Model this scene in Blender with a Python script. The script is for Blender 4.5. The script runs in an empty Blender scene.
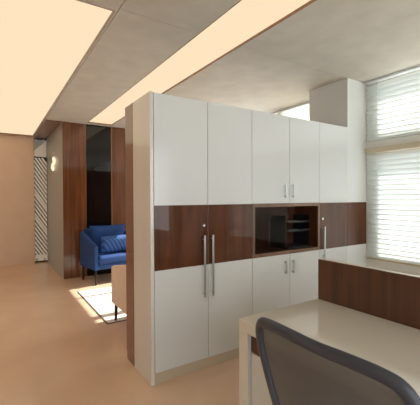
import bpy, bmesh, math, random
from mathutils import Vector, Matrix, Euler
random.seed(7)
C = bpy.context.scene.collection
sc = bpy.context.scene
CE = 2.627          # ceiling height

# ---------------------------------------------------------------- materials
def lin(c):
    return tuple(((v/255)/12.92 if v/255 <= .04045 else ((v/255+.055)/1.055)**2.4) for v in c) + (1,)
def mat(name, col, rough=.5, metal=0, spec=.5, coat=0, coat_rough=.05, vary=0, scale=8, bump=0, bscale=60, trans=0, ior=1.45):
    m = bpy.data.materials.new(name); m.use_nodes = True
    nt = m.node_tree; b = nt.nodes['Principled BSDF']
    c = lin(col)
    b.inputs['Roughness'].default_value = rough; b.inputs['Metallic'].default_value = metal
    b.inputs['Specular IOR Level'].default_value = spec; b.inputs['IOR'].default_value = ior
    b.inputs['Coat Weight'].default_value = coat; b.inputs['Coat Roughness'].default_value = coat_rough
    b.inputs['Transmission Weight'].default_value = trans
    tc = nt.nodes.new('ShaderNodeTexCoord')
    n = nt.nodes.new('ShaderNodeTexNoise'); n.inputs['Scale'].default_value = scale; n.inputs['Detail'].default_value = 5
    nt.links.new(tc.outputs['Object'], n.inputs['Vector'])
    r = nt.nodes.new('ShaderNodeValToRGB')
    r.color_ramp.elements[0].position = .35; r.color_ramp.elements[1].position = .65
    r.color_ramp.elements[0].color = tuple(v*(1-vary) for v in c[:3])+(1,)
    r.color_ramp.elements[1].color = tuple(min(1, v*(1+vary)) for v in c[:3])+(1,)
    nt.links.new(n.outputs['Fac'], r.inputs['Fac']); nt.links.new(r.outputs['Color'], b.inputs['Base Color'])
    if bump:
        n2 = nt.nodes.new('ShaderNodeTexNoise'); n2.inputs['Scale'].default_value = bscale; n2.inputs['Detail'].default_value = 3
        nt.links.new(tc.outputs['Object'], n2.inputs['Vector'])
        bp = nt.nodes.new('ShaderNodeBump'); bp.inputs['Strength'].default_value = bump; bp.inputs['Distance'].default_value = .01
        nt.links.new(n2.outputs['Fac'], bp.inputs['Height']); nt.links.new(bp.outputs['Normal'], b.inputs['Normal'])
    return m
def wood(name, dark, light, rough=.2, coat=.3, sc_=(14, 14, .7), plank=0):
    m = bpy.data.materials.new(name); m.use_nodes = True
    nt = m.node_tree; b = nt.nodes['Principled BSDF']
    b.inputs['Roughness'].default_value = rough; b.inputs['Coat Weight'].default_value = coat; b.inputs['Coat Roughness'].default_value = .03
    tc = nt.nodes.new('ShaderNodeTexCoord'); mp = nt.nodes.new('ShaderNodeMapping'); mp.inputs['Scale'].default_value = sc_
    n = nt.nodes.new('ShaderNodeTexNoise'); n.inputs['Scale'].default_value = 1.6; n.inputs['Detail'].default_value = 8; n.inputs['Distortion'].default_value = .6
    r = nt.nodes.new('ShaderNodeValToRGB')
    r.color_ramp.elements[0].position = .3; r.color_ramp.elements[1].position = .72
    r.color_ramp.elements[0].color = lin(dark); r.color_ramp.elements[1].color = lin(light)
    nt.links.new(tc.outputs['Object'], mp.inputs['Vector']); nt.links.new(mp.outputs[0], n.inputs['Vector'])
    nt.links.new(n.outputs['Fac'], r.inputs['Fac']); nt.links.new(r.outputs['Color'], b.inputs['Base Color'])
    return m
def emit(name, col, strength):
    m = bpy.data.materials.new(name); m.use_nodes = True
    nt = m.node_tree; nt.nodes.remove(nt.nodes['Principled BSDF'])
    e = nt.nodes.new('ShaderNodeEmission'); e.inputs['Strength'].default_value = strength; e.inputs['Color'].default_value = lin(col)
    nt.links.new(e.outputs[0], nt.nodes['Material Output'].inputs[0]); return m
def glass(name, tint=(1, 1, 1), refl=1.5, rough=0):
    m = bpy.data.materials.new(name); m.use_nodes = True
    nt = m.node_tree; nt.nodes.remove(nt.nodes['Principled BSDF'])
    t = nt.nodes.new('ShaderNodeBsdfTransparent'); t.inputs[0].default_value = tint+(1,)
    g = nt.nodes.new('ShaderNodeBsdfGlossy'); g.inputs['Roughness'].default_value = rough
    f = nt.nodes.new('ShaderNodeFresnel'); f.inputs['IOR'].default_value = refl
    x = nt.nodes.new('ShaderNodeMixShader')
    ge = nt.nodes.new('ShaderNodeNewGeometry'); k = nt.nodes.new('ShaderNodeMath'); k.operation = 'SUBTRACT'; k.inputs[0].default_value = 1
    kk = nt.nodes.new('ShaderNodeMath'); kk.operation = 'MULTIPLY'     # reflect at the outer surface only
    nt.links.new(ge.outputs['Backfacing'], k.inputs[1]); nt.links.new(f.outputs[0], kk.inputs[0]); nt.links.new(k.outputs[0], kk.inputs[1])
    nt.links.new(kk.outputs[0], x.inputs[0]); nt.links.new(t.outputs[0], x.inputs[1]); nt.links.new(g.outputs[0], x.inputs[2])
    nt.links.new(x.outputs[0], nt.nodes['Material Output'].inputs[0]); return m
def sheer(name, col, trans=.5, rough=.6, clear=0):
    m = bpy.data.materials.new(name); m.use_nodes = True
    nt = m.node_tree; b = nt.nodes['Principled BSDF']; b.inputs['Base Color'].default_value = lin(col); b.inputs['Roughness'].default_value = rough
    t = nt.nodes.new('ShaderNodeBsdfTranslucent'); t.inputs[0].default_value = lin(col)
    x = nt.nodes.new('ShaderNodeMixShader'); x.inputs[0].default_value = trans
    nt.links.new(b.outputs[0], x.inputs[1]); nt.links.new(t.outputs[0], x.inputs[2]); o = x
    if clear:
        tr = nt.nodes.new('ShaderNodeBsdfTransparent'); y = nt.nodes.new('ShaderNodeMixShader'); y.inputs[0].default_value = clear
        nt.links.new(x.outputs[0], y.inputs[1]); nt.links.new(tr.outputs[0], y.inputs[2]); o = y
    nt.links.new(o.outputs[0], nt.nodes['Material Output'].inputs[0]); return m

WHITE = mat('white_lacquer', (204, 205, 202), .2, coat=.25, coat_rough=.08)
PANELW = mat('end_panel_lacquer', (208, 203, 194), .18, coat=.4, coat_rough=.05)
DARKGAP = mat('shadow_gap', (70, 68, 64), .7)
BEIGE = mat('beige_wall_paint', (218, 188, 162), .6, vary=.03, scale=3)
CREAMWALL = mat('cream_wall_paint', (222, 218, 208), .6, vary=.02, scale=3)
PIERW = mat('pier_paint', (210, 211, 206), .35, vary=.01, scale=3)
CEIL = mat('ceiling_plaster', (198, 192, 178), .75, vary=.05, scale=5, bump=.15, bscale=30)
FLOOR = mat('polished_floor', (211, 178, 152), .2, coat=.3, coat_rough=.12, vary=.04, scale=2.5)
GREYWALL = mat('grey_glossy_panel', (156, 154, 146), .34)
PLINTH = mat('plinth_beige', (186, 170, 148), .25, coat=.3)
WALNUT = wood('walnut_veneer', (72, 39, 19), (120, 70, 37), .22, .5)
BANDW = wood('glossy_band_veneer', (66, 34, 17), (94, 54, 30), .4, .6, (9, 9, .7))
NICHEW = wood('niche_veneer', (60, 30, 16), (96, 54, 30), .4, .1)
FRAMEW = wood('niche_frame_veneer', (96, 66, 48), (122, 88, 64), .35, .2)
PARTW = wood('partition_veneer', (58, 31, 15), (90, 50, 26), .3, .2, (16, 16, .6))
TRIMW = wood('light_trim', (120, 84, 52), (150, 108, 68), .35, .2)
SOFFIT = wood('soffit_veneer', (112, 68, 40), (146, 96, 58), .3, .3, (6, 1, 6))
BLACKG = mat('black_glass', (10, 10, 12), .04, spec=.7)
STEEL = mat('brushed_steel', (190, 190, 188), .28, metal=1)
RIM = mat('rim_steel', (110, 110, 110), .35, metal=1)
CHROME = mat('chrome', (215, 215, 215), .12, metal=1)
DESK = mat('desk_gloss_cream', (208, 203, 190), .14, coat=.6, coat_rough=.05)
DESKB = mat('desk_body_white', (205, 205, 198), .3)
CAP = mat('partition_cap', (206, 192, 168), .3)
PLASTIC = mat('grey_plastic', (60, 62, 70), .38, vary=.02)
BLACKP = mat('black_plastic', (24, 24, 26), .4)
BLUE = mat('blue_velvet', (25, 60, 114), .8, vary=.12, scale=12, bump=.2)
CREAMF = mat('cream_fabric', (226, 202, 184), .85, vary=.03, bump=.15)
RUGM = mat('rug_pile', (206, 200, 192), .95, vary=.08, scale=20, bump=.4, bscale=120)
RUGB = mat('rug_border', (96, 92, 92), .9)
BLACKM = mat('black_metal', (18, 16, 18), .35)
SLAT = sheer('blind_slat', (234, 237, 235), .42)
SHEERB = sheer('roller_fabric', (245, 245, 240), .75)
ALU = mat('window_aluminium', (214, 216, 214), .4)
RAILM = mat('blind_rail_beige', (196, 184, 158), .45)
CORD = mat('blind_cord', (220, 222, 220), .8)
GLASS = glass('window_glass')
SMOKE = glass('smoked_glass', (.7, .6, .52), 1.2)
CLEAR = glass('door_glass', (.7, .72, .72), 1.5)
FILM = sheer('frosted_film', (246, 246, 242), .05)
LIGHT = emit('luminous_ceiling', (255, 229, 192), 1.0)
SCONCE = emit('sconce_glow', (255, 226, 190), 1.3)
SEAT = mat('seat_fabric', (52, 50, 54), .9, bump=.2)

def stripes_blue():
    m = mat('striped_pillow', (44, 70, 120), .8)
    nt = m.node_tree; b = nt.nodes['Principled BSDF']
    tc = nt.nodes.new('ShaderNodeTexCoord'); w = nt.nodes.new('ShaderNodeTexWave')
    w.wave_type = 'BANDS'; w.bands_direction = 'DIAGONAL'; w.inputs['Scale'].default_value = 9; w.inputs['Distortion'].default_value = .5
    r = nt.nodes.new('ShaderNodeValToRGB'); r.color_ramp.elements[0].color = lin((24, 56, 106)); r.color_ramp.elements[1].color = lin((58, 98, 156))
    nt.links.new(tc.outputs['Object'], w.inputs[0]); nt.links.new(w.outputs[0], r.inputs[0]); nt.links.new(r.outputs[0], b.inputs['Base Color'])
    return m
BANDW.node_tree.nodes['Principled BSDF'].inputs['Specular IOR Level'].default_value = .1
PILLOW = stripes_blue()
def mesh_fabric():
    m = bpy.data.materials.new('chair_mesh_weave'); m.use_nodes = True
    nt = m.node_tree; b = nt.nodes['Principled BSDF']; b.inputs['Base Color'].default_value = lin((92, 88, 84)); b.inputs['Roughness'].default_value = .7
    tc = nt.nodes.new('ShaderNodeTexCoord')
    ws = []
    for d in ('Y', 'Z'):
        w = nt.nodes.new('ShaderNodeTexWave'); w.wave_type = 'BANDS'; w.bands_direction = d; w.inputs['Scale'].default_value = 90
        nt.links.new(tc.outputs['Object'], w.inputs[0]); ws.append(w)
    mx = nt.nodes.new('ShaderNodeMath'); mx.operation = 'MULTIPLY'
    nt.links.new(ws[0].outputs['Fac'], mx.inputs[0]); nt.links.new(ws[1].outputs['Fac'], mx.inputs[1])
    ml = nt.nodes.new('ShaderNodeMath'); ml.operation = 'MULTIPLY'; ml.inputs[1].default_value = .3
    nt.links.new(mx.outputs[0], ml.inputs[0])
    t = nt.nodes.new('ShaderNodeBsdfTransparent'); x = nt.nodes.new('ShaderNodeMixShader')
    nt.links.new(ml.outputs[0], x.inputs[0]); nt.links.new(b.outputs[0], x.inputs[1]); nt.links.new(t.outputs[0], x.inputs[2])
    nt.links.new(x.outputs[0], nt.nodes['Material Output'].inputs[0]); return m
MESHM = mesh_fabric()

# ---------------------------------------------------------------- mesh helpers
def box(bm, x0, x1, y0, y1, z0, z1, bev=0, seg=2):
    r = bmesh.ops.create_cube(bm, size=1)
    vs = r['verts']
    for v in vs:
        v.co = Vector(((x0+x1)/2+v.co.x*(x1-x0), (y0+y1)/2+v.co.y*(y1-y0), (z0+z1)/2+v.co.z*(z1-z0)))
    if bev:
        es = list({e for v in vs for e in v.link_edges})
        bmesh.ops.bevel(bm, geom=es, offset=bev, segments=seg, affect='EDGES', profile=.5)
    return bm
def B(*a, **k): return box(bmesh.new(), *a, **k)
def tube(bm, pts, r, n=10, closed=False, flat=None):
    pts = [Vector(p) for p in pts]; rings = []; N = len(pts); last = None
    for i, p in enumerate(pts):
        a = pts[(i-1) % N] if closed or i > 0 else p; b = pts[(i+1) % N] if closed or i < N-1 else p
        t = (b-a).normalized()
        if last is None:
            u = t.orthogonal().normalized() if flat is None else (Vector(flat)-t*t.dot(Vector(flat))).normalized()
        else:
            u = (last-t*t.dot(last)).normalized()
        last = u; w = t.cross(u)
        rr = r[i] if isinstance(r, (list, tuple)) and not isinstance(r[0], (list, tuple)) and len(r) == N else r
        ra, rb = (rr if isinstance(rr, tuple) else (rr, rr))
        rings.append([bm.verts.new(p+u*ra*math.cos(q*2*math.pi/n)+w*rb*math.sin(q*2*math.pi/n)) for q in range(n)])
    for i in range(N if closed else N-1):
        A, Bq = rings[i], rings[(i+1) % N]
        for q in range(n):
            f = bm.faces.new((A[q], A[(q+1) % n], Bq[(q+1) % n], Bq[q])); f.smooth = True
    if not closed:
        bm.faces.new(list(reversed(rings[0]))); bm.faces.new(rings[-1])
    return bm
def prism(bm, prof, axis, a0, a1, bev=0):
    """extrude a 2-D outline along an axis: 'x' outline is (y,z), 'y' outline is (x,z), 'z' outline is (x,y)"""
    def P(p, a):
        return {'x': Vector((a, p[0], p[1])), 'y': Vector((p[0], a, p[1])), 'z': Vector((p[0], p[1], a))}[axis]
    A = [bm.verts.new(P(p, a0)) for p in prof]; D = [bm.verts.new(P(p, a1)) for p in prof]
    fs = [bm.faces.new(A), bm.faces.new(list(reversed(D)))]
    for i in range(len(prof)):
        j = (i+1) % len(prof); fs.append(bm.faces.new((A[j], A[i], D[i], D[j])))
    bmesh.ops.recalc_face_normals(bm, faces=fs)
    if bev:
        bmesh.ops.bevel(bm, geom=list({e for f in fs for e in f.edges}), offset=bev, segments=3, affect='EDGES', profile=.5)
    return bm
def pillow(bm, cx, cy, cz, w, h, t, rot=(0, 0, 0), n=20):
    M = Matrix.Translation((cx, cy, cz)) @ Euler(rot).to_matrix().to_4x4()
    g = {}
    for s in (1, -1):
        for i in range(n+1):
            for j in range(n+1):
                u, v = i/n*2-1, j/n*2-1
                if s == -1 and (i in (0, n) or j in (0, n)): g[s, i, j] = g[1, i, j]; continue
                k = (max(0, (1-u**4))*max(0, (1-v**4)))**.45
                pin = 1-.05*(1-abs(u)**2)*(abs(v)**3); pin2 = 1-.05*(1-abs(v)**2)*(abs(u)**3)
                g[s, i, j] = bm.verts.new(M @ Vector((u*w/2*pin2, s*t/2*k, v*h/2*pin)))
    for s in (1, -1):
        for i in range(n):
            for j in range(n):
                q = [g[s, i, j], g[s, i+1, j], g[s, i+1, j+1], g[s, i, j+1]]
                if s == 1: q.reverse()
                f = bm.faces.new(q); f.smooth = True
    return bm
def obj(name, bm, m, parent=None, loc=None, smooth=False):
    """loc: world point that becomes the object's origin"""
    me = bpy.data.meshes.new(name)
    if smooth:
        for f in bm.faces: f.smooth = True
    if loc is None and parent is None:
        xs = [v.co for v in bm.verts]
        loc = Vector(((min(v.x for v in xs)+max(v.x for v in xs))/2, (min(v.y for v in xs)+max(v.y for v in xs))/2, min(v.z for v in xs)))
    if loc is not None: bmesh.ops.translate(bm, verts=bm.verts, vec=-Vector(loc))
    bm.to_mesh(me); bm.free(); me.materials.append(m)
    o = bpy.data.objects.new(name, me); C.objects.link(o)
    if parent is not None:
        o.parent = parent
        base = Vector((0, 0, 0))
        q = parent
        while q is not None: base += q.location; q = q.parent
        if loc is None: o.location = -base if parent.get('world_coords') else Vector((0, 0, 0))
        else: o.location = Vector(loc)-base
    else: o.location = loc
    return o
def thing(name, label, cat, loc=(0, 0, 0), rz=0, group=None, world=True):
    """world=True: the part meshes are given in world coordinates"""
    o = bpy.data.objects.new(name, None); C.objects.link(o); o.location = loc; o.rotation_euler = (0, 0, rz)
    o.empty_display_size = .1
    o['label'] = label; o['category'] = cat
    if world: o['world_coords'] = 1
    if group: o['group'] = group
    return o
def tag(o, label, cat, group=None):
    o['label'] = label; o['category'] = cat
    if group: o['group'] = group
    return o
def struct(name, bm, m, parent=None):
    o = obj(name, bm, m, parent)
    if parent is None: o['kind'] = 'structure'
    return o
def sub(parent, name, bm, m):
    """a sub-part in the same coordinates as its part"""
    me = bpy.data.meshes.new(name)
    bm.to_mesh(me); bm.free(); me.materials.append(m)
    o = bpy.data.objects.new(name, me); C.objects.link(o); o.parent = parent
    o.location = (0, 0, 0)
    if parent.parent is None or parent.location.length < 1e-9: return o
    # mesh is in world coordinates when the whole tree is
    return o

# ---------------------------------------------------------------- the setting
XR = 3.566     # inner face of the window wall
YF = 6.03      # face of the lounge wall panels
YE = 7.90      # entrance wall
XL, YB = -2.7, -2.3
struct('floor', B(XL-.2, XR+.2, YB-.2, 9.2, -.1, 0), FLOOR)
bm = B(XL-.2, XR+.2, YB-.2, 9.2, CE+.032, CE+.15)
LP1 = (-2.2, .724, 2.303, 7.79); LP2 = (1.371, 1.787, -.6, 5.92)      # recesses of the luminous panels
def slab_with_recess(bm, x0, x1, y0, y1, holes):
    xs = sorted({x0, x1, *[min(max(h[k], x0), x1) for h in holes for k in (0, 1)]}); ys = sorted({y0, y1, *[min(max(h[k], y0), y1) for h in holes for k in (2, 3)]})
    for a, b in zip(xs, xs[1:]):
        for c, d in zip(ys, ys[1:]):
            if not any(h[0] < (a+b)/2 < h[1] and h[2] < (c+d)/2 < h[3] for h in holes): box(bm, a, b, c, d, CE, CE+.031)
g = .002   # board joints
for x0, x1, y0, y1 in ((XL, .741-g, YB, 2.29-g), (XL, .741-g, 2.29+g, 9.0), (.741+g, XR, YB, 2.258-g), (.741+g, XR, 2.258+g, 9.0)):
    slab_with_recess(bm, x0, x1, y0, y1, [LP1, LP2])
struct('ceiling', bm, CEIL)
struct('wall_left', B(XL-.15, XL, YB, 9.0, 0, CE), CREAMWALL)
struct('wall_entrance', B(XL, .752, YE, YE+.1, 0, CE), BEIGE)
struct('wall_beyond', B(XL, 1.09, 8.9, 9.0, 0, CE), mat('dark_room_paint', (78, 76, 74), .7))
struct('wall_corridor', B(1.012, 1.09, YF+.03, 8.9, 0, CE), CREAMWALL)
struct('wall_lounge', B(1.09, XR+.2, YF+.03, YF+.15, 0, CE), CREAMWALL)
# window wall with openings
OP = [(-.25, 2.095, .70, 1.80), (-.25, 2.10, 2.035, 2.59), (2.80, 3.55, .5, 2.612), (3.63, 5.62, .5, 2.612)]
def wall_with_holes(x0, x1, ya, yb, z1, holes):
    ys = sorted({ya, yb, *[h[0] for h in holes], *[h[1] for h in holes]}); zs = sorted({0, z1, *[h[2] for h in holes], *[h[3] for h in holes]})
    bm = bmesh.new()
    for i in range(len(ys)-1):
        run = None
        for k in range(len(zs)-1):
            cy, cz = (ys[i]+ys[i+1])/2, (zs[k]+zs[k+1])/2
            solid = not any(h[0] < cy < h[1] and h[2] < cz < h[3] for h in holes)
            if solid: run = (run[0] if run else zs[k], zs[k+1])
            if (not solid or k == len(zs)-2) and run: box(bm, x0, x1, ys[i], ys[i+1], *run); run = None
    return bm
struct('wall_right', wall_with_holes(XR, XR+.2, YB, YF+.15, CE, OP), CREAMWALL)
bwh = wall_with_holes(YB-.2, YB, XL, XR, CE, [(-2.4, .35, .12, 2.5), (.55, 3.4, .12, 2.5)])
for v in bwh.verts: v.co = Vector((v.co.y, v.co.x, v.co.z))
bmesh.ops.reverse_faces(bwh, faces=bwh.faces)
struct('wall_back', bwh, CREAMWALL)
for i, (x0, x1) in enumerate(((-2.4, .35), (.55, 3.4))):  # unseen back windows, assumed and made floor-height to add daylight fill
    bm = bmesh.new(); z0, z1, t, e, ya, yb = .12, 2.5, .04, .001, YB-.14, YB-.09
    box(bm, x0+e, x1-e, ya, yb, z0+e, z0+t); box(bm, x0+e, x1-e, ya, yb, z1-t, z1-e)
    for x in (x0+e, (x0+x1)/2-.02, x1-.04-e): box(bm, x, x+.04, ya, yb, z0+t, z1-t)
    w = struct('window_%d' % (i+5), bm, ALU)
    gp = B(x0+t, x1-t, YB-.118, YB-.112, z0+t, z1-t); bmesh.ops.translate(gp, verts=gp.verts, vec=-w.location)
    sub(w, 'pane', gp, GLASS)
struct('unseen_wood_panel', B(XR-.03, XR-.001, YB+.02, -.5, 0, 2.1, bev=.003), WALNUT)  # large walnut wall panel out of view, added for its brown reflection
struct('wall_pier', B(3.216, XR, 2.236, 2.752, 0, CE), PIERW)
for i, (y0, y1, z0, z1) in enumerate(OP):
    xw = XR+.12
    bm = bmesh.new(); t = .03
    e = .001
    box(bm, xw, xw+.05, y0+e, y1-e, z0+e, z0+t); box(bm, xw, xw+.05, y0+e, y1-e, z1-t, z1-e)
    box(bm, xw, xw+.05, y0+e, y0+t, z0+t, z1-t); box(bm, xw, xw+.05, y1-t, y1-e, z0+t, z1-t)
    mull = {0: [.93], 1: [.93], 2: [], 3: [3.86, 4.75]}[i]
    for y in mull: box(bm, xw-.01, xw+.06, y-(.06 if i == 3 and y < 4 else .025), y+(.06 if i == 3 and y < 4 else .025), z0+t, z1-t)
    w = struct('window_%d' % (i+1), bm, ALU)
    gp = B(xw+.022, xw+.028, y0+t, y1-t, z0+t, z1-t)
    bmesh.ops.translate(gp, verts=gp.verts, vec=-w.location)
    o = sub(w, 'pane', gp, GLASS)
# window sill ledges
struct('trim_1', B(XR-.008, XR+.115, -.35, 2.225, .652, .672, bev=.003), mat('sill_beige', (188, 170, 140), .4))
struct('trim_2', B(XR-.03, XR+.11, 2.8, 5.62, .48, .498, bev=.003), CREAMWALL)
# baseboards
struct('baseboard_left', B(XL, XL+.012, YB, 7.9, 0, .08), PLINTH)
struct('baseboard_back', B(XL+.012, XR, YB, YB+.012, 0, .08), PLINTH)

# ---------------------------------------------------------------- luminous ceiling panels
def light_panel(x0, x1, y0, y1, label):
    t = thing('ceiling_light', label, 'ceiling light', ((x0+x1)/2, (y0+y1)/2, CE))
    bm = bmesh.new(); w = .004; z0, z1 = CE-.002, CE+.031
    box(bm, x0+.0005, x0+w, y0+.0005, y1-.0005, z0, z1); box(bm, x1-w, x1-.0005, y0+.0005, y1-.0005, z0, z1)
    box(bm, x0+w, x1-w, y0+.0005, y0+w, z0, z1); box(bm, x0+w, x1-w, y1-w, y1-.0005, z0, z1)
    obj('frame', bm, TRIMW, t)
    obj('diffuser', B(x0+w, x1-w, y0+w, y1-w, CE+.020, CE+.028), LIGHT, t)
    return t
light_panel(*LP1, 'large warm glowing ceiling panel at upper left, reaching to the beige entrance wall')
light_panel(*LP2, 'long narrow warm glowing ceiling strip passing over the tall white cabinets')

# ---------------------------------------------------------------- tall cabinets
X0, YD = .943, 2.232        # left end, door face
S1, S2, S3, S4, S5 = 1.429, 1.881, 2.338, 2.761, 3.213
ZT, ZB, ZK, H = 1.291, .821, .08, 2.1
G = .0018
def door(t, x0, x1, z0, z1, m=WHITE, name='door'):
    return obj(name, B(x0+G, x1-G, YD, YD+.018, z0+G, z1-G, bev=.0015, seg=1), m, t)
def rel(t, part, name, bm, m):
    # sub-part: world mesh under a part whose own offset is already the thing's
    me = bpy.data.meshes.new(name); bm.to_mesh(me); bm.free(); me.materials.append(m)
    o = bpy.data.objects.new(name, me); C.objects.link(o); o.parent = part; return o
def bar_handle(x, z0, z1, wide=.016):
    bm = bmesh.new()
    box(bm, x-wide/2, x+wide/2, YD-.030, YD-.022, z0, z1, bev=.002)
    for z in (z0+.03*(1 if z1-z0 > .3 else .4), z1-.03*(1 if z1-z0 > .3 else .4)):
        box(bm, x-.004, x+.004, YD-.0225, YD-.0005, z-.005, z+.005)
    return bm
def lock_bm(x, z):
    bm = bmesh.new(); tube(bm, [(x, YD-.008, z), (x, YD-.0005, z)], .013, 20)
    box(bm, x-.001, x+.001, YD-.010, YD-.008, z-.006, z+.006); return bm
def full_door(t, x0, x1, hx, lockx=None, grip=False):
    d = door(t, x0, x1, ZK, H)
    rel(t, d, 'wood_band', B(x0+G, x1-G, YD-.002, YD, ZB, ZT), BANDW)['label'] = 'dark glossy wood band'
    rel(t, d, 'handle', bar_handle(hx, .572, 1.053) if not grip else bar_handle(hx, .73, 1.053), STEEL)
    if lockx: rel(t, d, 'lock', lock_bm(lockx, 1.129), CHROME)
# end panel
t = thing('tall_cabinet', 'white two-door cabinet at the left end, with long bar handles and round lock', 'cabinet', (X0, 2.4, 0), group=None)
obj('side_panel', B(X0, X0+.026, YD-.003, 2.568, 0, H, bev=.002, seg=1), PANELW, t)['label'] = 'cream glossy end panel'
def carcass(x0, x1, niche=False):
    bm = bmesh.new(); yb = 2.568; y0 = YD+.02; w = .016
    box(bm, x0, x0+w, y0, yb, ZK, H-.001); box(bm, x1-w, x1, y0, yb, ZK, H-.001)
    box(bm, x0+w, x1-w, y0, yb, H-w-.001, H-.001); box(bm, x0+w, x1-w, y0, yb, ZK, ZK+w); box(bm, x0+w, x1-w, yb-.006, yb, ZK+w, H-w)
    return bm
obj('carcass', carcass(X0+.027, S2-.0005), DARKGAP, t)
obj('plinth', B(X0+.027, S2-.0005, YD+.004, 2.5, 0, ZK-.001), PLINTH, t)
full_door(t, X0+.029, S1, 1.384, 1.389); full_door(t, S1, S2, 1.461)
# middle cabinet
t = thing('tall_cabinet', 'middle white cabinet with four handled doors around a dark open niche', 'cabinet', (S2, 2.4, 0))
obj('carcass', carcass(S2+.0005, S4-.0005), DARKGAP, t)
obj('plinth', B(S2+.0005, S4-.0005, YD+.004, 2.5, 0, ZK-.001), PLINTH, t)
for a, b, hx in ((S2, S3, 2.272), (S3, S4, 2.369)):
    d = door(t, a, b, ZT, H); rel(t, d, 'handle', bar_handle(hx, 1.342, 1.472), STEEL)
    d = door(t, a, b, ZK, ZB); rel(t, d, 'handle', bar_handle(hx, .64, .762), STEEL)
nx0, nx1, nz0, nz1 = 1.912, 2.736, .851, 1.262
bm = bmesh.new()
box(bm, S2+G, nx0, YD-.002, YD+.018, ZB, ZT); box(bm, nx1, S4-G, YD-.002, YD+.018, ZB, ZT)
box(bm, nx0, nx1, YD-.002, YD+.018, ZB, nz0); box(bm, nx0, nx1, YD-.002, YD+.018, nz1, ZT)
obj('niche_frame', bm, FRAMEW, t)['label'] = 'brown wooden frame around the niche'
bm = bmesh.new()
box(bm, nx0-.012, nx0, YD+.019, 2.555, nz0-.012, nz1+.012); box(bm, nx1, nx1+.012, YD+.019, 2.555, nz0-.012, nz1+.012)
box(bm, nx0, nx1, YD+.019, 2.555, nz0-.012, nz0); box(bm, nx0, nx1, YD+.019, 2.555, nz1, nz1+.012)
box(bm, nx0, nx1, 2.54, 2.555, nz0, nz1)
obj('niche', bm, NICHEW, t)['label'] = 'dark wooden niche lining'
obj('sliding_door', B(nx0+.001, 2.345, YD+.022, YD+.027, nz0+.001, nz1-.001), SMOKE, t)['label'] = 'smoked glass sliding door'
# document tray in the niche
t2 = thing('document_tray', 'black two-tier document tray with silver rims in the dark niche', 'tray', (2.58, 2.42, nz0))
bm = bmesh.new()
box(bm, 2.36, 2.70, 2.31, 2.52, nz0+.001, nz0+.012)
box(bm, 2.36, 2.37, 2.31, 2.52, nz0+.012, 1.17); box(bm, 2.69, 2.70, 2.31, 2.52, nz0+.012, 1.17)
box(bm, 2.37, 2.69, 2.31, 2.52, 1.01, 1.018); box(bm, 2.37, 2.69, 2.31, 2.52, 1.10, 1.108)
obj('tray_body', bm, BLACKP, t2)
for z in (1.03, 1.115):
    obj('rim', tube(bmesh.new(), [(2.365, 2.50, z), (2.365, 2.302, z), (2.695, 2.302, z), (2.695, 2.50, z)], .005, 8), RIM, t2)['label'] = 'silver wire rim'
# right cabinet
t = thing('tall_cabinet', 'narrow right-hand white cabinet with one full-height door beside the white pier', 'cabinet', (S4, 2.4, 0))
obj('carcass', carcass(S4+.0005, S5-.0005), DARKGAP, t)
obj('plinth', B(S4+.0005, S5-.0005, YD+.004, 2.5, 0, ZK-.001), PLINTH, t)
full_door(t, S4, S5, 2.809, 2.802, grip=True)
# band across the pier
tag(obj('wood_band', B(S5+.001, 3.556, YD-.002, YD+.0035, ZB, ZT), BANDW), 'dark glossy wood strip crossing the white pier beside the window blinds', 'wood trim')
# wood-clad cabinet standing back to back, facing the lounge
t = thing('lounge_cabinet', 'wood-clad tall cabinet back to back with the white cabinets, seen as a narrow brown edge', 'cabinet', (2.07, 2.66, 0))
obj('body', B(X0, 3.2, 2.570, 2.738, 0, H, bev=.0015, seg=1), WALNUT, t)
for k in range(5): obj('door', B(X0+.002+k*.4515, X0+.4495+k*.4515, 2.7385, 2.757, .06, H-.002), WALNUT, t)

# ---------------------------------------------------------------- lounge wall and entrance
def wpanel(x0, x1, label, m=WALNUT, y0=YF, y1=YF+.028, name='wood_wall_panel', cat='wall panel', parts=3):
    t = thing(name, label, cat, ((x0+x1)/2, y0, 0)); w = (x1-x0)/parts
    for k in range(parts): obj('board', B(x0+k*w+.001, x0+(k+1)*w-.001, y0, y1, .001, CE-.003, bev=.001, seg=1), m, t)
    return t
wpanel(1.0, 1.375, 'reddish walnut wall panel between the grey corridor wall and the black glass', parts=3)
wpanel(1.822, 3.56, 'walnut wall panel right of the black glass, running behind the white cabinets', parts=5)
t = thing('black_glass_panel', 'tall black glass wall panel behind the blue armchair', 'glass panel', (1.6, YF, 0))
obj('glass', B(1.379, 1.804, YF+.004, YF+.024, .001, CE-.004), BLACKG, t)
obj('edge_strip', B(1.805, 1.820, YF-.004, YF+.026, .001, CE-.003), TRIMW, t)['label'] = 'light brown wooden edge strip'
tag(obj('grey_wall_panel', B(1.0, 1.011, YF+.031, 7.86, .001, CE-.003, bev=.001, seg=1), GREYWALL), 'grey glossy corridor panel carrying the glowing S-shaped lamp', 'wall panel')
tag(obj('ceiling_panel', B(.756, .998, YF+.0, 7.84, CE-.012, CE-.0005), SOFFIT), 'brown wooden ceiling panel above the entrance corridor', 'ceiling panel')
# S-shaped wall lamp
t = thing('wall_lamp', 'small glowing cream S-shaped lamp on the grey corridor panel', 'wall lamp', (1.0, 6.9, 1.99))
pts = []
for k in range(25):
    a = k/24; pts.append((.972, 6.85+.15*math.sin(a*2*math.pi), 1.905+.175*a))
obj('lamp_shade', tube(bmesh.new(), pts, (.018, .05), 10, flat=(1, 0, 0)), SCONCE, t)
obj('bracket', tube(bmesh.new(), [(.999, 6.85, 1.985), (.975, 6.85, 1.985)], .012, 10), BLACKM, t)
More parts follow.
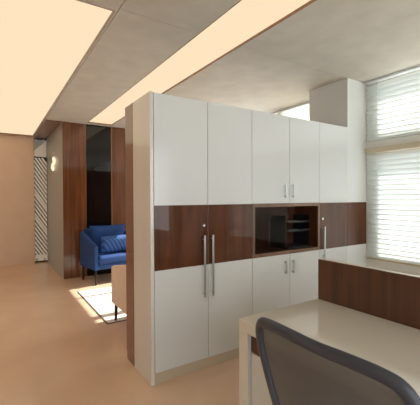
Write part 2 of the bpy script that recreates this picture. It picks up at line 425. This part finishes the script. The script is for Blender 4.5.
# striped glass panel at the entrance
t = thing('glass_door', 'narrow frosted glass door with diagonal white stripes beside the beige wall', 'glass door', (.87, 7.93, 0))
obj('pane', B(.754, .999, 7.93, 7.938, .004, 2.622), CLEAR, t)
bm = bmesh.new(); yA, yC = 7.9275, 7.9295
def clipped(poly, x0, x1):
    for side, X in ((1, .16), (-1, 2.21)):
        res = []                       # trim the slanted stripe to the film's lower and upper edge
        for i in range(len(poly)):
            a, b = poly[i], poly[(i+1) % len(poly)]
            ia, ib = (a[1]-X)*side >= 0, (b[1]-X)*side >= 0
            if ia: res.append(a)
            if ia != ib:
                u = (X-a[1])/(b[1]-a[1]); res.append((a[0]+u*(b[0]-a[0]), X))
        poly = res
    return poly
z = -.16
while z < 2.13:
    z0, z1 = z, z+.067 + (.025 if (.50 < z < .62) or (.95 < z < 1.06) else 0)
    pl = clipped([(.757, z0+.366), (.995, z0), (.995, z1), (.757, z1+.366)], .757, .995)
    if len(pl) > 2: prism(bm, pl, 'y', yA, yC)
    z += .10
obj('stripe_film', bm, FILM, t)['label'] = 'white diagonal stripes'
obj('grey_film', prism(bmesh.new(), [(.757, 2.365), (.99, 2.585), (.757, 2.585)], 'y', yA, yC), mat('grey_film', (176, 186, 184), .5), t)['label'] = 'pale grey triangle'
bm = bmesh.new(); prism(bm, [(.757, 2.235), (.995, 2.225), (.995, 2.585), (.757, 2.36)], 'y', yA, yC); box(bm, .757, .995, yA, yC, .03, .16)
obj('frosted_film', bm, FILM, t)['label'] = 'plain frosted area'
for x, z in ((.79, 2.575), (.94, 2.575), (.79, .06), (.94, .06)):
    obj('clamp', B(x-.02, x+.02, 7.915, 7.945, z-.025, z+.025, bev=.003), STEEL, t)

# ---------------------------------------------------------------- blinds
def blind(y0, y1, z0, z1, tilt, label, rail_m, fascia=.05):
    t = thing('venetian_blind', label, 'window blind', (3.52, (y0+y1)/2, z1), group=None)
    xc = 3.522
    obj('head_rail', B(xc-.030, xc+.030, y0, y1, z1-fascia, z1, bev=.002), rail_m, t)
    obj('bottom_rail', B(xc-.026, xc+.026, y0, y1, z0, z0+.018, bev=.003), SLAT, t)
    bm = bmesh.new(); n = int((z1-fascia-.01-z0-.03)/.051); p = (z1-fascia-.012-(z0+.03))/n
    for k in range(n):
        z = z0+.036+k*p; prof = []
        for q in range(7):
            s = (q/6-.5)*.056; cr = .003*(1-(q/3-1)**2)
            prof.append((s*math.cos(tilt)-cr*math.sin(tilt)*-1, -s*math.sin(tilt)+cr*math.cos(tilt)))
        up = [(xc+a, z+b+.0011) for a, b in prof]; dn = [(xc+a, z+b-.0011) for a, b in reversed(prof)]
        prism(bm, up+dn, 'y', y0+.004, y1-.004)
    obj('slats', bm, SLAT, t)
    for y in (y0+.13, y1-.13, (y0+y1)/2):
        bm = bmesh.new()
        for dx in (-.0285, .0285): tube(bm, [(xc+dx, y, z0+.018), (xc+dx, y, z1-fascia)], .0012, 6)
        obj('ladder_cord', bm, CORD, t)
    return t
T1, T2 = math.radians(54), math.radians(66)
blind(-.32, 2.205, 1.962, 2.622, T1, 'upper white venetian blind beside the pier, directly under the ceiling', SLAT, .02)
blind(-.32, 2.205, .685, 1.885, T2, 'lower white venetian blind beside the pier, under a beige head rail', RAILM, .055)
t = thing('roller_blind', 'white translucent roller blind added to block the sun, glowing above the cabinets beside the pier', 'window blind', (3.54, 3.17, 2.6))  # blind added to keep direct sun off the floor behind the cabinets
obj('fabric', B(3.545, 3.547, 2.785, 3.585, .52, 2.60), SHEERB, t)
obj('roller_tube', tube(bmesh.new(), [(3.54, 2.775, 2.605), (3.54, 3.595, 2.605)], .015, 12), ALU, t)
obj('bottom_bar', B(3.540, 3.552, 2.785, 3.585, .505, .525), ALU, t)

# ---------------------------------------------------------------- desks
PY = 1.309
def desk(mirror, label):
    s = -1 if mirror else 1; ref = 1.604 if not mirror else 1.652
    def X(a, b):                       # distances measured out from the partition
        p, q = ref-s*a, ref-s*b; return (min(p, q), max(p, q))
    t = thing('office_desk', label, 'desk', (sum(X(0, .588))/2, .5, 0))
    e = .0008
    obj('desk_top', B(*X(e, .588), -.35, PY, .695, .75, bev=.003), DESK, t)
    obj('end_panel', B(*X(e, .588), PY-.067, PY-.001, 0, .6945, bev=.002), DESK, t)
    obj('end_panel', B(*X(e, .588), -.349, -.283, 0, .6945, bev=.002), DESK, t)
    c = obj('pedestal', B(*X(.02, .55), .83, PY-.071, .012, .69), DESKB, t)
    d = obj('drawer', B(*X(.551, .569), .832, PY-.072, .607, .688, bev=.001, seg=1), NICHEW, t); d['label'] = 'dark wood drawer front'
    d = obj('drawer', B(*X(.551, .569), .832, PY-.072, .30, .603, bev=.001, seg=1), DESKB, t)
    d2 = obj('drawer', B(*X(.551, .569), .832, PY-.072, .02, .297, bev=.001, seg=1), DESKB, t)
    for dd, z in ((d, .57), (d2, .265)):
        rel(t, dd, 'handle', B(*X(.5695, .582), .96, 1.10, z-.006, z+.006, bev=.002), STEEL)
    return t
desk(False, 'glossy cream office desk in the foreground, in front of the mesh chair')
desk(True, 'matching cream desk hidden behind the dark wooden partition')
t = thing('desk_partition', 'dark brown wooden partition rising along the back of the cream desk', 'partition', (1.63, .5, 0))
w = (PY+.35)/4
for k in range(4): obj('wood_panel', B(1.605, 1.617, -.35+k*w+.0006, -.35+(k+1)*w-.0006, 0, .982), PARTW, t)
obj('core', B(1.6175, 1.650, -.35, PY, 0, .981, bev=.001, seg=1), CAP, t)['label'] = 'light beige core and top edge'

# ---------------------------------------------------------------- office chairs
def spline(pts, n):
    out = []; N = len(pts)
    for i in range(N):
        p0, p1, p2, p3 = (Vector(pts[(i+k-1) % N]) for k in range(4))
        for q in range(n):
            u = q/n
            out.append(.5*((2*p1)+(p2-p0)*u+(2*p0-5*p1+4*p2-p3)*u*u+(3*p1-3*p2+p3-p0)*u**3))
    return out
def office_chair(label, loc, rz):
    """local frame: x forward (towards the desk), y left, z up; origin on the floor under the seat"""
    t = thing('office_chair', label, 'office chair', loc, rz, world=False)
    # back outline in (y, z), then bent in x
    def bend(y, z): return -.245 - .05*max(0, (z-.6))/.4 + .35*y*y + .03*math.cos((z-.62)*7)*.6
    hw = .232
    out = [(0, .974), (-.10, .976), (-.172, .973), (-.210, .961), (-.231, .925), (-.235, .87), (-.231, .79), (-.212, .70), (-.182, .62), (-.145, .55), (-.09, .525), (0, .52)]
    out = out + [(-y, z) for y, z in out[-2:0:-1]]
    loop = [(bend(y, z), y, z) for y, z in spline([(a, b, 0) for a, b in out], 5) for y, z in [(y, z)]] if False else None
    sp = spline([(0, a, b) for a, b in out], 6)
    loop = [Vector((bend(p.y, p.z), p.y, p.z)) for p in sp]
    obj('back_frame', tube(bmesh.new(), loop, (.012, .0165), 12, closed=True, flat=(1, 0, 0)), PLASTIC, t)
    bm = bmesh.new(); n = len(loop); rings = 10; cen = (0, .76); grid = []
    for r in range(rings):
        k = 1-r/rings
        grid.append([bm.verts.new((bend(cen[0]+(p.y-cen[0])*k, cen[1]+(p.z-cen[1])*k)+.012*(1-k*k), cen[0]+(p.y-cen[0])*k, cen[1]+(p.z-cen[1])*k)) for p in loop])
    cv = bm.verts.new((bend(0, .76)+.012, 0, .76))
    for r in range(rings-1):
        for q in range(n): bm.faces.new((grid[r][q], grid[r][(q+1) % n], grid[r+1][(q+1) % n], grid[r+1][q])).smooth = True
    for q in range(n): bm.faces.new((grid[-1][q], grid[-1][(q+1) % n], cv)).smooth = True
    obj('mesh_back', bm, MESHM, t)
    obj('back_bracket', tube(bmesh.new(), [(-.27, 0, .53), (-.285, 0, .47), (-.24, 0, .42), (-.10, 0, .415)], (.014, .03), 10, flat=(1, 0, 0)), BLACKP, t)
    bm = bmesh.new(); box(bm, -.22, .26, -.24, .24, .43, .50, bev=.03, seg=4)
    obj('seat', bm, SEAT, t, smooth=True)
    obj('seat_pan', B(-.15, .15, -.12, .12, .395, .429, bev=.008), BLACKP, t)
    for s in (-1, 1):
        a = obj('armrest', tube(bmesh.new(), [(-.06, s*.19, .425), (-.05, s*.222, .44), (-.03, s*.226, .56), (0, s*.226, .655)], (.014, .02), 10), BLACKP, t)
        sub(a, 'arm_pad', B(-.12, .12, s*.226-.035, s*.226+.035, .656, .680, bev=.01, seg=3), BLACKP)
    obj('gas_column', tube(bmesh.new(), [(0, 0, .10), (0, 0, .24), (0, 0, .2401), (0, 0, .394)], [.026, .026, .016, .016], 16), CHROME, t)
    for k in range(5):
        a = k*2*math.pi/5+.3; c, s_ = math.cos(a), math.sin(a)
        b = obj('base_leg', tube(bmesh.new(), [(0, 0, .095), (c*.15, s_*.15, .092), (c*.30, s_*.30, .075)], [.022, .018, .012], 8), BLACKP, t)
        w = bmesh.new()
        for o_ in (-.013, .013):
            px, py = c*.30-s_*o_, s_*.30+c*o_
            tube(w, [(px+s_*.009, py-c*.009, .028), (px-s_*.009, py+c*.009, .028)], .028, 14)
        tube(w, [(c*.30, s_*.30, .03), (c*.30, s_*.30, .075)], .007, 8)
        sub(b, 'caster', w, BLACKP)
    return t
office_chair('grey mesh-back office chair in the foreground, its back turned to the viewer', (.972, .56, 0), 0)
office_chair('second mesh-back office chair at the far side of the wooden partition', (2.32, .545, 0), math.pi)

# ---------------------------------------------------------------- lounge
t = thing('rug', 'cream rug with a thin dark edge, lit by sun patches, under the cream chair', 'rug', (1.9, 4.35, 0))
obj('pile', B(1.035, 2.9, 3.61, 5.08, .0005, .009, bev=.002, seg=1), RUGM, t)
bm = bmesh.new()
box(bm, 1.022, 1.034, 3.598, 5.092, .0005, .008); box(bm, 2.901, 2.913, 3.598, 5.092, .0005, .008); box(bm, 1.034, 2.901, 3.598, 3.609, .0005, .008); box(bm, 1.034, 2.901, 5.081, 5.092, .0005, .008)
obj('border', bm, RUGB, t)['label'] = 'thin dark grey border'
def lounge_chair(name, label, loc, rz, w, d, zb, zaf, zab, zback, m, legh, seatz=.44):
    """local frame: faces -y; origin on the floor at the centre"""
    t = thing(name, label, 'armchair', loc, rz, world=False)
    th = .065
    for s in (-1, 1):
        x0, x1 = (s*w/2, s*(w/2-th)); x0, x1 = min(x0, x1), max(x0, x1)
        obj('arm', prism(bmesh.new(), [(-d/2, zb), (d/2, zb), (d/2, zab), (d/2-.06, zab), (-d/2+.05, zaf+.005), (-d/2, zaf-.01)], 'x', x0, x1, bev=.014), m, t, smooth=False)
    obj('seat_base', B(-w/2+th+.001, w/2-th-.001, -d/2+.01, d/2-.01, zb, seatz-.13, bev=.012, seg=3), m, t)
    bm = bmesh.new(); box(bm, -w/2+th+.003, w/2-th-.003, -d/2-.01, d/2-.15, seatz-.129, seatz, bev=.035, seg=5)
    obj('seat_cushion', bm, m, t, smooth=True)
    obj('backrest', prism(bmesh.new(), [(d/2-.14, seatz-.128), (d/2-.002, seatz-.128), (d/2-.002, zback-.04), (d/2-.09, zback-.04)], 'x', -w/2+th+.001, w/2-th-.001, bev=.015), m, t)
    bm = bmesh.new(); pillow(bm, 0, d/2-.165, (seatz+zback)/2+.01, w-2*th-.02, zback-seatz+.02, .15, (math.radians(10), 0, 0))
    obj('back_cushion', bm, m, t)
    for sx in (-1, 1):
        for sy in (-1, 1):
            x, y = sx*(w/2-.04), sy*(d/2-.05)
            obj('leg', tube(bmesh.new(), [(x+sx*.006, y+sy*.006, 0), (x, y, zb+.004)], [.014, .02], 10), BLACKM, t)
    return t
lounge_chair('armchair', 'blue velvet armchair with black legs in front of the black glass panel', (1.662, 5.625, 0), math.radians(8.5), .80, .60, .235, .615, .80, .885, BLUE, .2)
t = tag(obj('throw_pillow', pillow(bmesh.new(), 0, 0, 0, .50, .30, .13, (math.radians(18), 0, 0)), PILLOW, loc=(0, 0, 0)), 'striped blue pillow leaning on the seat of the blue armchair', 'pillow')
t.location = (1.69, 5.50, .60); t.rotation_euler = (0, 0, math.radians(10))
lounge_chair('armchair', 'cream low armchair on the rug, half hidden by the cabinet end', (1.455, 3.37, .0092), math.pi, .72, .64, .19, .60, .70, .74, CREAMF, .19, .42)

# ---------------------------------------------------------------- light
w = bpy.data.worlds.new('sky'); sc.world = w; w.use_nodes = True
bg = w.node_tree.nodes['Background']; bg.inputs[0].default_value = (.91, .965, 1.0, 1); bg.inputs[1].default_value = 3.8
sd = bpy.data.lights.new('sun', 'SUN'); sd.energy = 12; sd.angle = .012; sd.color = (1, .95, .88)
so = bpy.data.objects.new('sun', sd); C.objects.link(so); so.rotation_euler = (0, math.radians(47.2), 0); so.location = (8, 4.5, 5)

# ---------------------------------------------------------------- camera
yaw, pitch, roll, f, h = .5758, .0128, .0041, 336.6147, 1.3422
F0 = Vector((math.sin(yaw), math.cos(yaw), 0)); R0 = Vector((math.cos(yaw), -math.sin(yaw), 0)); U0 = Vector((0, 0, 1))
F1 = math.cos(pitch)*F0-math.sin(pitch)*U0; U1 = math.sin(pitch)*F0+math.cos(pitch)*U0
R2 = math.cos(roll)*R0-math.sin(roll)*U1; U2 = math.sin(roll)*R0+math.cos(roll)*U1
cd = bpy.data.cameras.new('camera'); cam = bpy.data.objects.new('camera', cd); C.objects.link(cam)
M = Matrix((( R2.x, U2.x, -F1.x, 0), (R2.y, U2.y, -F1.y, 0), (R2.z, U2.z, -F1.z, h), (0, 0, 0, 1)))
cam.matrix_world = M
cd.sensor_fit = 'HORIZONTAL'; cd.sensor_width = 36; cd.lens = f/420*36; cd.clip_start = .02
sc.camera = cam
sc.view_settings.view_transform = 'Standard'; sc.view_settings.look = 'None'; sc.view_settings.gamma = 1
sc.view_settings.exposure = 0
sc.view_settings.use_curve_mapping = False
sc.cycles.use_denoising = True
sc.cycles.max_bounces = 10; sc.cycles.diffuse_bounces = 6; sc.cycles.transparent_max_bounces = 16
sc.cycles.sample_clamp_indirect = 6
for o in bpy.data.objects:
    if 'world_coords' in o: del o['world_coords']
